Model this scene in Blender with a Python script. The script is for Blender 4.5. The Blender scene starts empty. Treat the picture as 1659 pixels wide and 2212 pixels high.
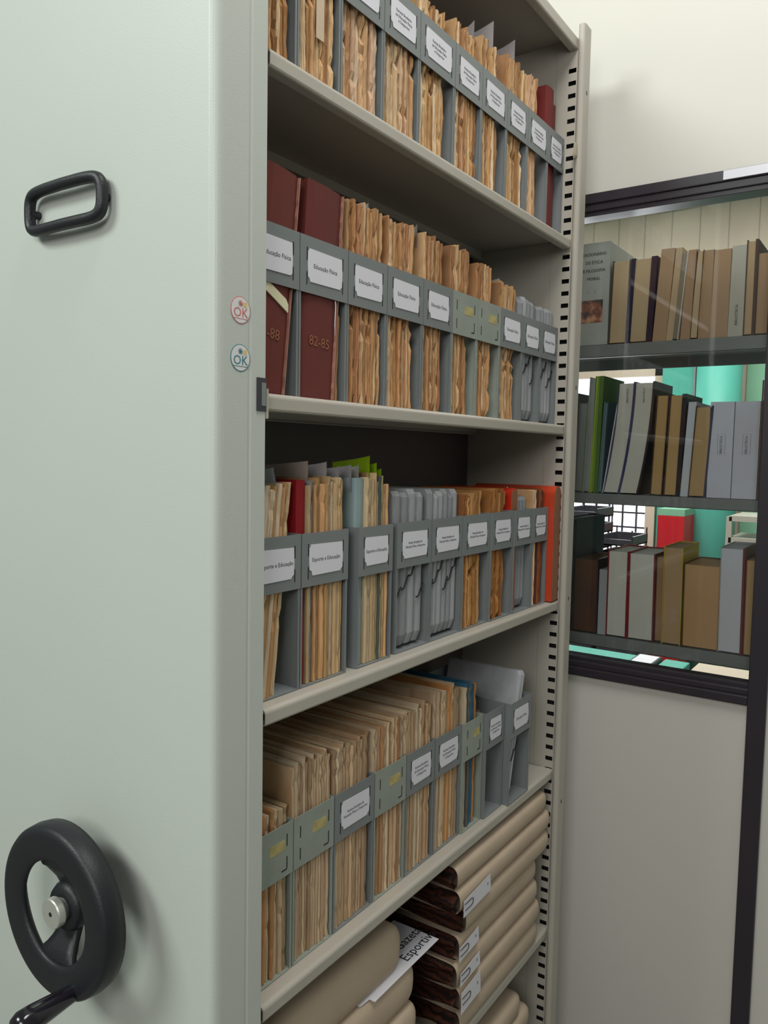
import bpy, bmesh, math, random
from mathutils import Vector, Matrix
random.seed(11)
C = bpy.context.scene.collection
SC = bpy.context.scene

# ------------------------------------------------------------------ camera, world, lights, exposure
cam_d = bpy.data.cameras.new('camera')
cam_d.sensor_fit = 'VERTICAL'; cam_d.sensor_height = 36; cam_d.lens = 36*1700/2212
cam_d.clip_start = .02
cam = bpy.data.objects.new('camera', cam_d); C.objects.link(cam)
R_ = Vector((0.82519959, 0.56453998, 0.01844598)); U_ = Vector((-0.05663534, 0.05020439, 0.99713187)); F_ = Vector((-0.56199473, 0.8238775, -0.07340156))
cam.matrix_world = Matrix(((R_.x, U_.x, -F_.x, .62989), (R_.y, U_.y, -F_.y, -.68186), (R_.z, U_.z, -F_.z, 1.49688), (0, 0, 0, 1)))
SC.camera = cam
SC.view_settings.view_transform = 'Standard'
try: SC.view_settings.look = 'None'
except Exception: pass
SC.view_settings.gamma = 1; SC.view_settings.use_curve_mapping = False
SC.view_settings.exposure = 0.0

W = bpy.data.worlds.new('room_fill'); SC.world = W; W.use_nodes = True
bgn = W.node_tree.nodes['Background']; bgn.inputs[0].default_value = (.80, .86, .80, 1); bgn.inputs[1].default_value = .20

def area(name, loc, target, sx, sy, power, col):
    d = bpy.data.lights.new(name, 'AREA'); d.shape = 'RECTANGLE'; d.size = sx; d.size_y = sy; d.energy = power; d.color = col
    o = bpy.data.objects.new(name, d); C.objects.link(o); o.location = loc
    o.rotation_euler = (Vector(target)-Vector(loc)).to_track_quat('-Z', 'Y').to_euler()
    return o
area('ceiling_light_rear', (-1.45, -2.7, 3.75), (-.1, .6, 1.6), 1.7, .9, 84, (.92, 1, .93))
area('ceiling_light_aisle', (.50, -.02, 3.35), (.32, .25, 0), .4, 1.2, 27, (1, .98, .94))
area('added_fill_right', (.95, -2.3, 2.35), (.3, 1.1, 1.2), 1.1, .8, 25, (1, .98, .95))  # added fill behind the camera, brightens rear books and wall; no actual fixture
area('library_light', (-.2, 2.6, 2.85), (-.2, 2.9, 0), 1.8, .9, 66, (1, .98, .94))
area('library_window_daylight', (-.95, 3.9, 1.5), (.1, 1.1, 1.4), .6, 1.0, 9, (.95, .98, 1))

# ------------------------------------------------------------------ helpers
def lin(c):
    def f(v):
        v /= 255.
        return v/12.92 if v <= .04045 else ((v+.055)/1.055)**2.4
    return (f(c[0]), f(c[1]), f(c[2]), 1)

def nt(name):
    m = bpy.data.materials.new(name); m.use_nodes = True
    t = m.node_tree; b = t.nodes['Principled BSDF']
    return m, t, b

def paint(name, c, rough=.5, metal=0, bump=.0, bscale=900, var=.04, vscale=6, spec=.4):
    m, t, b = nt(name); N = t.nodes; L = t.links
    b.inputs['Roughness'].default_value = rough; b.inputs['Metallic'].default_value = metal
    b.inputs['Specular IOR Level'].default_value = spec
    tc = N.new('ShaderNodeTexCoord'); n = N.new('ShaderNodeTexNoise'); n.inputs['Scale'].default_value = vscale; n.inputs['Detail'].default_value = 4
    L.new(tc.outputs['Object'], n.inputs['Vector'])
    r = N.new('ShaderNodeValToRGB'); cc = lin(c)
    r.color_ramp.elements[0].position = .3; r.color_ramp.elements[1].position = .7
    r.color_ramp.elements[0].color = tuple(v*(1-var) for v in cc[:3])+(1,)
    r.color_ramp.elements[1].color = tuple(min(1, v*(1+var)) for v in cc[:3])+(1,)
    L.new(n.outputs['Fac'], r.inputs['Fac']); L.new(r.outputs['Color'], b.inputs['Base Color'])
    if bump:
        n2 = N.new('ShaderNodeTexNoise'); n2.inputs['Scale'].default_value = bscale
        L.new(tc.outputs['Object'], n2.inputs['Vector'])
        bp = N.new('ShaderNodeBump'); bp.inputs['Strength'].default_value = bump; bp.inputs['Distance'].default_value = .0006
        L.new(n2.outputs['Fac'], bp.inputs['Height']); L.new(bp.outputs['Normal'], b.inputs['Normal'])
    return m

def paper_mat(name, layers=7., stain=.5, rough=.85, mottled=1.):
    """stack of page edges: colour comes from the object's own colour, streaked along the height"""
    m, t, b = nt(name); N = t.nodes; L = t.links
    b.inputs['Roughness'].default_value = rough; b.inputs['Specular IOR Level'].default_value = .15
    tc = N.new('ShaderNodeTexCoord'); oi = N.new('ShaderNodeObjectInfo')
    mp = N.new('ShaderNodeMapping'); mp.inputs['Scale'].default_value = (1.2, layers, .55)
    L.new(tc.outputs['Object'], mp.inputs['Vector'])
    off = N.new('ShaderNodeCombineXYZ'); mul = N.new('ShaderNodeMath'); mul.operation = 'MULTIPLY'; mul.inputs[1].default_value = 37.
    L.new(oi.outputs['Random'], mul.inputs[0])
    for k in 'XYZ': L.new(mul.outputs[0], off.inputs[k])
    L.new(off.outputs[0], mp.inputs['Location'])
    n = N.new('ShaderNodeTexNoise'); n.inputs['Scale'].default_value = 1.6; n.inputs['Detail'].default_value = 5; n.inputs['Roughness'].default_value = .65
    L.new(mp.outputs[0], n.inputs['Vector'])
    r = N.new('ShaderNodeValToRGB'); e = r.color_ramp.elements
    e[0].position = .3; e[0].color = (.42, .33, .25, 1); e[1].position = .58; e[1].color = (1, 1, 1, 1)
    x = e.new(.42); x.color = (.80, .72, .62, 1)
    L.new(n.outputs['Fac'], r.inputs['Fac'])
    mx = N.new('ShaderNodeMixRGB'); mx.blend_type = 'MULTIPLY'; mx.inputs[0].default_value = mottled
    L.new(oi.outputs['Color'], mx.inputs[1]); L.new(r.outputs['Color'], mx.inputs[2])
    mp2 = N.new('ShaderNodeMapping'); mp2.inputs['Scale'].default_value = (1.5, 1.2, 2.2)
    L.new(tc.outputs['Object'], mp2.inputs['Vector']); L.new(off.outputs[0], mp2.inputs['Location'])
    n2 = N.new('ShaderNodeTexNoise'); n2.inputs['Scale'].default_value = 2.2; n2.inputs['Detail'].default_value = 6
    L.new(mp2.outputs[0], n2.inputs['Vector'])
    r2 = N.new('ShaderNodeValToRGB'); r2.color_ramp.elements[0].position = .52; r2.color_ramp.elements[0].color = (0, 0, 0, 1)
    r2.color_ramp.elements[1].position = .72; r2.color_ramp.elements[1].color = (stain,)*3+(1,)
    L.new(n2.outputs['Fac'], r2.inputs['Fac'])
    mx2 = N.new('ShaderNodeMixRGB'); mx2.inputs[2].default_value = lin((158, 108, 62))
    L.new(r2.outputs['Color'], mx2.inputs[0]); L.new(mx.outputs[0], mx2.inputs[1])
    L.new(mx2.outputs[0], b.inputs['Base Color'])
    bp = N.new('ShaderNodeBump'); bp.inputs['Strength'].default_value = .5; bp.inputs['Distance'].default_value = .002
    L.new(n.outputs['Fac'], bp.inputs['Height']); L.new(bp.outputs['Normal'], b.inputs['Normal'])
    return m

def tinted(name, rough=.6, spec=.3, bump=0.):
    m, t, b = nt(name); N = t.nodes; L = t.links
    b.inputs['Roughness'].default_value = rough; b.inputs['Specular IOR Level'].default_value = spec
    oi = N.new('ShaderNodeObjectInfo'); tc = N.new('ShaderNodeTexCoord')
    n = N.new('ShaderNodeTexNoise'); n.inputs['Scale'].default_value = 9; n.inputs['Detail'].default_value = 5
    L.new(tc.outputs['Object'], n.inputs['Vector'])
    r = N.new('ShaderNodeValToRGB'); r.color_ramp.elements[0].position = .3; r.color_ramp.elements[0].color = (.84, .83, .82, 1); r.color_ramp.elements[1].position = .65
    L.new(n.outputs['Fac'], r.inputs['Fac'])
    mx = N.new('ShaderNodeMixRGB'); mx.blend_type = 'MULTIPLY'; mx.inputs[0].default_value = 1
    L.new(oi.outputs['Color'], mx.inputs[1]); L.new(r.outputs['Color'], mx.inputs[2]); L.new(mx.outputs[0], b.inputs['Base Color'])
    return m

def wavy(name, c1, c2, scale, axis='Z', dist=3., rough=.6):
    m, t, b = nt(name); N = t.nodes; L = t.links
    b.inputs['Roughness'].default_value = rough
    tc = N.new('ShaderNodeTexCoord'); w = N.new('ShaderNodeTexWave'); w.bands_direction = axis
    w.inputs['Scale'].default_value = scale; w.inputs['Distortion'].default_value = dist; w.inputs['Detail'].default_value = 3; w.inputs['Detail Scale'].default_value = 1.5
    L.new(tc.outputs['Object'], w.inputs['Vector'])
    r = N.new('ShaderNodeValToRGB'); r.color_ramp.elements[0].color = lin(c1); r.color_ramp.elements[1].color = lin(c2)
    L.new(w.outputs['Fac'], r.inputs['Fac']); L.new(r.outputs['Color'], b.inputs['Base Color'])
    bp = N.new('ShaderNodeBump'); bp.inputs['Strength'].default_value = .4; bp.inputs['Distance'].default_value = .002
    L.new(w.outputs['Fac'], bp.inputs['Height']); L.new(bp.outputs['Normal'], b.inputs['Normal'])
    return m

def emit(name, c, s):
    m = bpy.data.materials.new(name); m.use_nodes = True; t = m.node_tree
    for n in list(t.nodes): t.nodes.remove(n)
    o = t.nodes.new('ShaderNodeOutputMaterial'); e = t.nodes.new('ShaderNodeEmission'); e.inputs[0].default_value = lin(c); e.inputs[1].default_value = s
    t.links.new(e.outputs[0], o.inputs[0]); return m

def glass_mat():
    m = bpy.data.materials.new('window_glass'); m.use_nodes = True; t = m.node_tree
    for n in list(t.nodes): t.nodes.remove(n)
    o = t.nodes.new('ShaderNodeOutputMaterial'); tr = t.nodes.new('ShaderNodeBsdfTransparent'); tr.inputs[0].default_value = (.98, .985, .98, 1)
    g = t.nodes.new('ShaderNodeBsdfGlossy'); g.inputs['Roughness'].default_value = .03
    f = t.nodes.new('ShaderNodeFresnel'); f.inputs[0].default_value = 1.45
    mx = t.nodes.new('ShaderNodeMixShader')
    t.links.new(f.outputs[0], mx.inputs[0]); t.links.new(tr.outputs[0], mx.inputs[1]); t.links.new(g.outputs[0], mx.inputs[2]); t.links.new(mx.outputs[0], o.inputs[0])
    return m

M = dict(
    panel=paint('cream_painted_steel', (197, 203, 196), .42, bump=.25, bscale=700, var=.015, vscale=3),
    steel=paint('beige_painted_steel', (180, 175, 164), .38, bump=.1, var=.03),
    shadeback=paint('shade_toned_steel', (88, 82, 78), .6, var=.06),  # back panel steel, coloured dark to stand in for deep shade inside the unit
    under=paint('beige_painted_steel_interior', (168, 162, 152), .5, var=.05),
    box=paint('grey_enamelled_sheet', (124, 130, 131), .42, var=.05, vscale=12),
    boxold=paint('grey_green_enamelled_sheet', (146, 155, 146), .45, var=.08, vscale=20),
    slit=paint('dark_slot', (26, 26, 28), .8),
    black=paint('black_plastic', (32, 34, 38), .46, bump=.5, bscale=500, spec=.5),
    blackgloss=paint('glossy_black_plastic', (28, 24, 32), .15, spec=.6),
    chrome=paint('brushed_aluminium', (214, 214, 206), .38, metal=.6),
    wall=paint('white_wall_panel', (206, 204, 196), .55, bump=.15, bscale=250, var=.02, vscale=2),
    frame=paint('dark_anodised_frame', (50, 45, 52), .35, var=.08),
    white=paint('white_label_paper', (224, 224, 232), .7, var=.02),
    ink=paint('grey_print', (92, 92, 100), .8),
    inkdark=paint('black_print', (36, 36, 40), .8),
    gold=paint('faded_gilt', (150, 98, 70), .6),
    tape=paint('yellowed_tape_residue', (178, 166, 110), .6, var=.2, vscale=60),
    paper=paper_mat('old_page_edges', layers=2.4, stain=.4),
    mag=paper_mat('magazine_edges', layers=4, stain=.3, mottled=.8),
    tint=tinted('tinted_cover'), tintgloss=tinted('tinted_glossy_cover', .28, .5),
    kraft=paint('kraft_wrapper', (190, 172, 150), .75, bump=.2, bscale=60, var=.06, vscale=10),
    brown=wavy('aged_newspaper_edges', (34, 20, 14), (96, 50, 34), 34, 'Z', 6),
    rack=paint('grey_steel_shelf', (128, 134, 133), .45, var=.06, vscale=10),
    pages=paper_mat('book_page_edges', layers=16, stain=.15, mottled=.25),
    cord=paint('black_elastic_cord', (24, 20, 24), .7),
    turq=paint('turquoise_paint', (66, 160, 142), .6, var=.06, vscale=8),
    turql=paint('light_turquoise_paint', (84, 170, 154), .5, var=.03),
    cream=paint('pale_beige_paint', (205, 190, 172), .6, var=.03),
    greenwall=paint('pale_green_wall', (128, 180, 150), .7, var=.03),
    floor=paint('grey_floor', (120, 118, 112), .5, var=.1),
    tray=paint('black_letter_tray', (60, 58, 66), .4),
    red=paint('red_enamel', (196, 34, 44), .4),
    sky=emit('bright_daylight', (238, 244, 255), 2.6),
    lamp=emit('lamp_diffuser', (215, 240, 225), 1.1),
    glass=glass_mat(),
    wire=paint('steel_wire', (70, 66, 66), .35, metal=.7),
)

def mesh_obj(name, bm, mats, parent=None, smooth=False, label=None, color=None):
    me = bpy.data.meshes.new(name); bm.normal_update(); bm.to_mesh(me); bm.free()
    for m in (mats if isinstance(mats, (list, tuple)) else [mats]): me.materials.append(M[m] if isinstance(m, str) else m)
    if smooth:
        for p in me.polygons: p.use_smooth = True
    o = bpy.data.objects.new(name, me); C.objects.link(o)
    if parent: o.parent = parent
    if label: o['label'] = label
    if color: o.color = lin(color)
    return o

def tag(o, label, cat, group=None, kind=None):
    o['label'] = label; o['category'] = cat
    if group: o['group'] = group
    if kind: o['kind'] = kind
    return o

def empty(name, loc=(0, 0, 0), rz=0):
    o = bpy.data.objects.new(name, None); C.objects.link(o); o.location = loc; o.rotation_euler[2] = rz; o.empty_display_size = .05
    return o

def box(bm, x0, x1, y0, y1, z0, z1, mi=0, bev=0):
    v = [bm.verts.new((x, y, z)) for x in (x0, x1) for y in (y0, y1) for z in (z0, z1)]
    fs = [bm.faces.new([v[i] for i in q]) for q in ((0, 1, 3, 2), (4, 6, 7, 5), (0, 4, 5, 1), (2, 3, 7, 6), (0, 2, 6, 4), (1, 5, 7, 3))]
    for f in fs: f.material_index = mi
    if bev:
        es = list({e for f in fs for e in f.edges})
        r = bmesh.ops.bevel(bm, geom=es, offset=bev, segments=2, affect='EDGES', profile=.6)
        for f in r['faces']: f.material_index = mi
    return bm

def prism(bm, pts, axis, a, b, mi=0):
    """extrude a closed polygon: pts are 2D in the two other axes"""
    def P(p, t):
        if axis == 'y': return (p[0], t, p[1])
        if axis == 'z': return (p[0], p[1], t)
        return (t, p[0], p[1])
    A = [bm.verts.new(P(p, a)) for p in pts]; B = [bm.verts.new(P(p, b)) for p in pts]
    n = len(pts); fs = [bm.faces.new(A), bm.faces.new(B[::-1])]
    for i in range(n): fs.append(bm.faces.new((A[i], B[i], B[(i+1) % n], A[(i+1) % n])))
    for f in fs: f.material_index = mi
    bmesh.ops.recalc_face_normals(bm, faces=fs)
    return fs

def tube(bm, pts, r, n=8, closed=False, mi=0, rr=None):
    pts = [Vector(p) for p in pts]; rings = []; N = len(pts); up = None
    for i, p in enumerate(pts):
        a = pts[(i-1) % N] if (closed or i > 0) else p; b = pts[(i+1) % N] if (closed or i < N-1) else p
        d = (b-a).normalized()
        if up is None: up = d.orthogonal().normalized()
        up = (up-d*up.dot(d)).normalized(); s = d.cross(up); q = rr[i] if rr else r
        rings.append([bm.verts.new(p+(up*math.cos(t)+s*math.sin(t))*q) for t in [2*math.pi*k/n for k in range(n)]])
    for i in range(N if closed else N-1):
        A, B = rings[i], rings[(i+1) % N]
        for k in range(n):
            f = bm.faces.new((A[k], A[(k+1) % n], B[(k+1) % n], B[k])); f.material_index = mi
    if not closed:
        for R in (rings[0][::-1], rings[-1]):
            f = bm.faces.new(R); f.material_index = mi
    return bm

def lathe(bm, prof, n=40, cx=0, cz=0, mi=0, caps=True):
    """profile of (radius, y) turned about the y axis through cx, cz"""
    rings = []
    for r, y in prof:
        rings.append([bm.verts.new((cx+r*math.cos(2*math.pi*k/n), y, cz+r*math.sin(2*math.pi*k/n))) for k in range(n)])
    fs = []
    for i in range(len(prof)-1):
        for k in range(n): fs.append(bm.faces.new((rings[i][k], rings[i][(k+1) % n], rings[i+1][(k+1) % n], rings[i+1][k])))
    if caps: fs.append(bm.faces.new(rings[0])); fs.append(bm.faces.new(rings[-1]))
    for f in fs: f.material_index = mi
    bmesh.ops.recalc_face_normals(bm, faces=fs)

def text_obj(name, body, size, parent, loc, rot, mat='ink', ext=.0001, align='CENTER', sx=1.):
    cu = bpy.data.curves.new(name, 'FONT'); cu.body = body; cu.size = size; cu.align_x = align; cu.align_y = 'CENTER'; cu.extrude = ext; cu.resolution_u = 2
    t = bpy.data.objects.new(name, cu); C.objects.link(t)
    dg = bpy.context.evaluated_depsgraph_get(); me = bpy.data.meshes.new_from_object(t.evaluated_get(dg))
    bpy.data.objects.remove(t); bpy.data.curves.remove(cu)
    me.materials.clear(); me.materials.append(M[mat])
    o = bpy.data.objects.new(name, me); C.objects.link(o); o.location = loc; o.rotation_euler = rot; o.scale = (sx, 1, 1)
    if parent: o.parent = parent
    return o
PX = (math.pi/2, 0, math.pi/2)      # lettering that faces +x and reads along +y
NY = (math.pi/2, 0, 0)              # lettering that faces -y

# ------------------------------------------------------------------ the setting
WY = 1.07
def struct(name, bm, m):
    o = mesh_obj(name, bm, m); o['kind'] = 'structure'; return o
struct('floor', box(bmesh.new(), -3.2, 3.4, -3.6, 5.2, -.1, 0), 'floor')
bm = bmesh.new()
box(bm, -3.2, 2.2, WY, WY+.035, 2.083, 3.4)            # upper board
box(bm, -3.2, .360, WY, WY+.035, 0, .993)              # lower board
box(bm, .3935, 2.2, WY, WY+.035, 0, 2.083)             # beside the post
box(bm, -3.2, -1.3, WY, WY+.035, .993, 2.083)
struct('wall_back', bm, 'wall')
bm = bmesh.new(); box(bm, .358, .394, WY-.012, WY+.045, 0, 2.036, bev=.002)
struct('trim_1', bm, 'frame')
win = empty('window_1', (0, 0, 0)); win['kind'] = 'structure'
bm = bmesh.new()
box(bm, -1.3, 2.2, WY-.012, WY+.045, 2.062, 2.084, bev=.002)
box(bm, -1.3, 2.2, WY-.008, WY+.045, 2.046, 2.0625, bev=.002)
box(bm, -1.3, 2.2, WY-.004, WY+.045, 2.036, 2.0465, bev=.001)
mesh_obj('top_rail', bm, 'frame', win)
bm = bmesh.new()
box(bm, -1.3, .358, WY-.012, WY+.045, .992, 1.012, bev=.003)
box(bm, -1.3, .358, WY-.006, WY+.045, 1.0115, 1.026, bev=.003)
box(bm, -1.3, .358, WY+.002, WY+.045, 1.0255, 1.034, bev=.001)
mesh_obj('bottom_rail', bm, 'frame', win)
mesh_obj('left_stile', box(bmesh.new(), -1.32, -1.29, WY-.012, WY+.045, .992, 2.084, bev=.002), 'frame', win)
mesh_obj('glass_pane', box(bmesh.new(), -1.29, .359, WY+.018, WY+.021, 1.033, 2.038), 'glass', win)
mesh_obj('glass_pane', box(bmesh.new(), .393, 2.2, WY+.018, WY+.021, 2.03, 2.038), 'glass', win)
mesh_obj('white_sticker', box(bmesh.new(), .262, .42, WY-.0135, WY-.0121, 2.0645, 2.0825), 'white', win, label='blank white strip stuck on the dark rail')

# far room seen through the glass
BY = 4.1
bm = bmesh.new(); box(bm, -3.2, -1.24, BY, BY+.1, 0, 3.0); box(bm, -1.24, -.655, BY, BY+.1, 2.03, 3.0); box(bm, -1.24, -.655, BY, BY+.1, 0, .5); box(bm, -.655, 2.2, BY, BY+.1, 0, 3.0)
for k in range(22): box(bm, -2.2+k*.155, -2.196+k*.155, BY-.004, BY, 2.05, 2.95, 1)
o = struct('wall_far', bm, ['cream', 'under'])
bm = bmesh.new(); box(bm, -3.2, 2.2, WY+.035, BY+.1, 3.0, 3.1); struct('ceiling', bm, 'greenwall')
bm = bmesh.new(); box(bm, -.2, 2.2, BY-.03, BY-.001, 0, 2.3); struct('wall_far_green', bm, 'greenwall')
w2 = empty('window_2'); w2['kind'] = 'structure'
bm = bmesh.new()
box(bm, -1.25, -.65, BY-.03, BY+.02, 1.985, 2.04); box(bm, -.70, -.65, BY-.03, BY+.02, .5, 2.04); box(bm, -1.25, -1.21, BY-.03, BY+.02, .5, 2.04)
mesh_obj('window_frame', bm, 'cream', w2)
bm = bmesh.new()
for k in range(7): box(bm, -1.20+k*.083, -1.19+k*.083, BY-.02, BY-.008, .5, 1.26)
for k in range(9): box(bm, -1.22, -.70, BY-.024, BY-.012, .55+k*.088, .56+k*.088)
mesh_obj('window_grille', bm, 'tray', w2)
mesh_obj('window_pane', box(bmesh.new(), -1.22, -.69, BY+.03, BY+.035, .5, 2.0), 'sky', w2)

def simple(name, bm, m, label, cat, group=None, smooth=False, color=None):
    return tag(mesh_obj(name, bm, m, smooth=smooth, color=color), label, cat, group)

bm = bmesh.new()
for a in range(1): lathe(bm, [(.115, 0), (.115, 2.5)], 32)
o = simple('pillar', bm, 'turql', 'round turquoise pillar standing in the room behind the glass', 'pillar', smooth=True)
o.rotation_euler = (math.pi/2, 0, 0); o.location = (-.31, 3.9, 0)
bm = bmesh.new(); box(bm, -.625, -.45, 3.95, 4.09, 0, 2.45); box(bm, -.452, -.44, 3.93, 4.09, 0, 2.45, 1)
simple('wall_cupboard', bm, ['turq', 'rack'], 'flat turquoise cupboard between the bright window and the round pillar', 'cupboard')
bm = bmesh.new(); box(bm, -.524, -.386, 3.6, 3.9, 0, 1.20, bev=.004); box(bm, -.524, -.386, 3.6, 3.9, 1.2, 1.235, 1)
simple('red_cabinet', bm, ['red', 'greenwall'], 'red metal cabinet seen under the middle rear shelf, beside the barred window', 'cabinet')
bm = bmesh.new(); box(bm, -.70, -.645, 3.98, 4.06, 0, 1.9)
simple('door_jamb', bm, 'cream', 'narrow beige board standing right of the barred window', 'board')
rk = tag(empty('steel_rack', (.18, 3.2, 0)), 'pale steel rack in the far room, right of the round pillar', 'rack')
for x in (-.27, .3):
    mesh_obj('upright', box(bmesh.new(), x-.012, x+.012, -.02, .02, 0, 1.24), 'steel', rk)
for z in (.6, .9, 1.12, 1.22):
    mesh_obj('shelf', box(bmesh.new(), -.27, .3, -.02, .3, z, z+.025), 'steel', rk)
for i, (c, w) in enumerate([((120, 125, 80), .1), ((150, 135, 70), .08), ((96, 98, 84), .12), ((160, 150, 110), .09), ((88, 96, 90), .1)]):
    x = -.06+sum([.1, .08, .12, .09, .1][:i])
    simple('file_folder', box(bmesh.new(), x, x+w-.006, 3.22, 3.44, .9255, 1.04+.02*(i % 3)), 'tint', ['olive', 'mustard', 'dark grey', 'buff', 'slate'][i]+' folder standing on the pale steel rack in the far room', 'folder', color=c)
# letter tray towers
def tray_tower(x, y, levels, ztop, label, coin=False):
    t = tag(empty('letter_tray_tower', (x, y, 0)), label, 'letter tray')
    mesh_obj('stand', box(bmesh.new(), -.075, .075, -.1, .15, 0, ztop-.075*levels, bev=.01), 'tray', t)
    for k in range(levels):
        z = ztop-.075*(k+1); bm = bmesh.new()
        box(bm, -.075, .075, -.1, .15, z, z+.006); box(bm, -.075, -.07, -.1, .15, z, z+.045); box(bm, .07, .075, -.1, .15, z, z+.045); box(bm, -.07, .07, .143, .15, z, z+.045); box(bm, -.07, .07, -.1, -.093, z, z+.03)
        mesh_obj('tray', bm, 'tray', t)
        bm = bmesh.new()
        for sx in (-.072, .072):
            for sy in (-.09, .14): box(bm, sx-.003, sx+.003, sy-.003, sy+.003, z+.0, z+.0745)
        mesh_obj('corner_post', bm, 'tray', t)
tray_tower(-.69, 3.0, 4, 1.29, 'black letter tray tower at the left in front of the barred window')
tray_tower(-.52, 3.0, 3, 1.17, 'lower black letter tray tower in front of the barred window')
# turquoise and beige tables low behind the glass
def table(x0, x1, y0, y1, z, m, label):
    t = tag(empty('low_table', ((x0+x1)/2, (y0+y1)/2, 0)), label, 'table'); a = (x1-x0)/2; b = (y1-y0)/2
    mesh_obj('tabletop', box(bmesh.new(), -a, a, -b, b, z-.03, z, bev=.004), m, t)
    for sx in (-1, 1):
        for sy in (-1, 1): mesh_obj('leg', box(bmesh.new(), sx*(a-.04)-.02, sx*(a-.04)+.02, sy*(b-.04)-.02, sy*(b-.04)+.02, 0, z-.03), 'tray', t)
table(-.80, -.168, 1.87, 2.11, .80, 'turql', 'turquoise table seen low through the glass under the bottom book shelf')
table(-.076, .006, 1.87, 2.12, .80, 'turql', 'small turquoise table showing as a patch beside the pale one')
table(.03, .80, 1.80, 2.14, .80, 'cream', 'pale table low behind the glass near the dark post')
bm = bmesh.new(); box(bm, -.163, -.081, 1.87, 2.10, .77, .81, bev=.004); box(bm, -.155, -.089, 1.88, 2.09, .81, .8105, 1)
o = simple('paper_tray', bm, ['tray', 'white'], 'dark tray holding a white sheet, low between the turquoise tables', 'tray')
bm = bmesh.new(); box(bm, -.163, -.081, 1.88, 2.09, 0, .769); simple('tray_stand', bm, 'tray', 'dark stand under the tray between the turquoise tables', 'stand')
for i, (x, y) in enumerate(((-1.12, 3.9), (-.62, 3.9))):
    t = tag(empty('ceiling_lamp', (x, y, 2.94)), ['lit white ceiling lamp at the left above the rear books', 'pale ceiling lamp above the tan rear books, right of the other'][i], 'lamp')
    mesh_obj('housing', box(bmesh.new(), -.12, .12, -.12, .12, 0, .059), 'greenwall', t); mesh_obj('diffuser', box(bmesh.new(), -.11, .11, -.1, .1, -.02, 0), 'lamp', t)

# ------------------------------------------------------------------ the mobile shelving unit
unit = tag(empty('mobile_shelving_unit', (0, 0, 0)), 'tall cream steel mobile shelving unit with end panel, handwheel and five visible shelves', 'shelving unit')
L_ = .915
SH = [2.3535, 1.95, 1.565, 1.1903, .8172, .4555, .095]
# end panel with rounded bends and a shallow ridge on the return
pts = [(-.52, -.0103)]
def arc(cx, cy, r, a0, a1, n=7): return [(cx+r*math.cos(math.radians(a0+(a1-a0)*k/n)), cy+r*math.sin(math.radians(a0+(a1-a0)*k/n))) for k in range(n+1)]
pts += arc(-.508, -.0763, .012, 180, 270); pts += arc(-.006, -.0763, .012, -90, 0)
pts += [(.006, -.0405), (.0048, -.0385), (.0048, -.0365), (.006, -.0345), (.006, -.012), (.0045, -.0103)]
bm = bmesh.new(); prism(bm, pts, 'z', .03, 2.42)
pan = mesh_obj('end_panel', bm, 'panel', unit)
for p in pan.data.polygons:
    if abs(p.normal.z) < .5: p.use_smooth = False
def shelf_bm(z, lip=.022, x1=0., x0=-.212, y1=L_-.0035):
    bm = bmesh.new(); t = .0012; r = .006
    o = [(x0, z)]+[(x1-r+r*math.sin(a), z-r+r*math.cos(a)) for a in [math.radians(d) for d in (0, 18, 36, 54, 72, 90)]]
    o += [(x1, z-lip+.003), (x1-.001, z-lip+.0008), (x1-.003, z-lip), (x1-.016, z-lip), (x1-.016, z-lip+t), (x1-.003, z-lip+t), (x1-t, z-lip+.004), (x1-t, z-r), (x1-r, z-t)]
    o += [(x0+.004, z-t), (x0+.004, z-lip+t), (x0+.014, z-lip+t), (x0+.014, z-lip), (x0, z-lip)]
    prism(bm, o, 'y', -.0015, y1)
    return bm
for i, z in enumerate(SH):
    mesh_obj('top_cover' if i == 0 else 'shelf', shelf_bm(z, .026 if i == 0 else .021, x0=-.24 if i == 0 else -.212, y1=L_+.027 if i == 0 else L_-.0035), 'steel', unit)
# shelf bracket tabs showing at the front corners
for z in SH[1:]:
    mesh_obj('bracket', box(bmesh.new(), -.03, -.001, L_-.0032, L_-.0005, z-.024, z+.0), 'steel', unit)
    mesh_obj('bracket', box(bmesh.new(), -.03, .001, -.0095, -.0072, z-.026, z+.010), 'steel', unit)
# slotted upright at the far end: inner face with real slots, rolled front edge
bm = bmesh.new()
xs = [-.045, -.0185, -.0025, .004]; zs = [0.03]
k0 = 2.2895
sl = [k0-.025*k for k in range(90) if k0-.025*k > .08]
for s in sorted(sl): zs += [s-.0045, s+.0045]
zs.append(2.352)
G = [[bm.verts.new((x, L_, z)) for z in zs] for x in xs]
for i in range(3):
    for j in range(len(zs)-1):
        if i == 1 and j % 2 == 1: continue
        bm.faces.new((G[i][j], G[i+1][j], G[i+1][j+1], G[i][j+1]))
box(bm, -.045, .004, L_+.022, L_+.024, .03, 2.352, 1)
box(bm, -.045, -.043, L_+.0005, L_+.022, .03, 2.352, 1)
box(bm, .002, .004, L_+.0005, L_+.022, .03, 2.352, 1)
mesh_obj('slotted_upright', bm, ['steel', 'slit'], unit)
bm = bmesh.new(); prism(bm, arc(.0085, L_+.0, .0075, 180, 360, 8)+[(.016, L_+.028), (.001, L_+.028)], 'z', .03, 2.375)
for z in (2.24, 1.64, 1.19, .74): box(bm, .0158, .0163, L_+.012, L_+.0155, z, z+.008, 1)
mesh_obj('front_edge_post', bm, ['steel', 'slit'], unit)
bm = bmesh.new(); box(bm, -.235, -.0455, L_+.0005, L_+.0025, .03, 2.352); mesh_obj('side_panel', bm, 'steel', unit)
bm = bmesh.new(); box(bm, -.235, -.231, -.010, L_+.008, .03, 2.352); mesh_obj('back_panel', bm, 'shadeback', unit)
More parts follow.
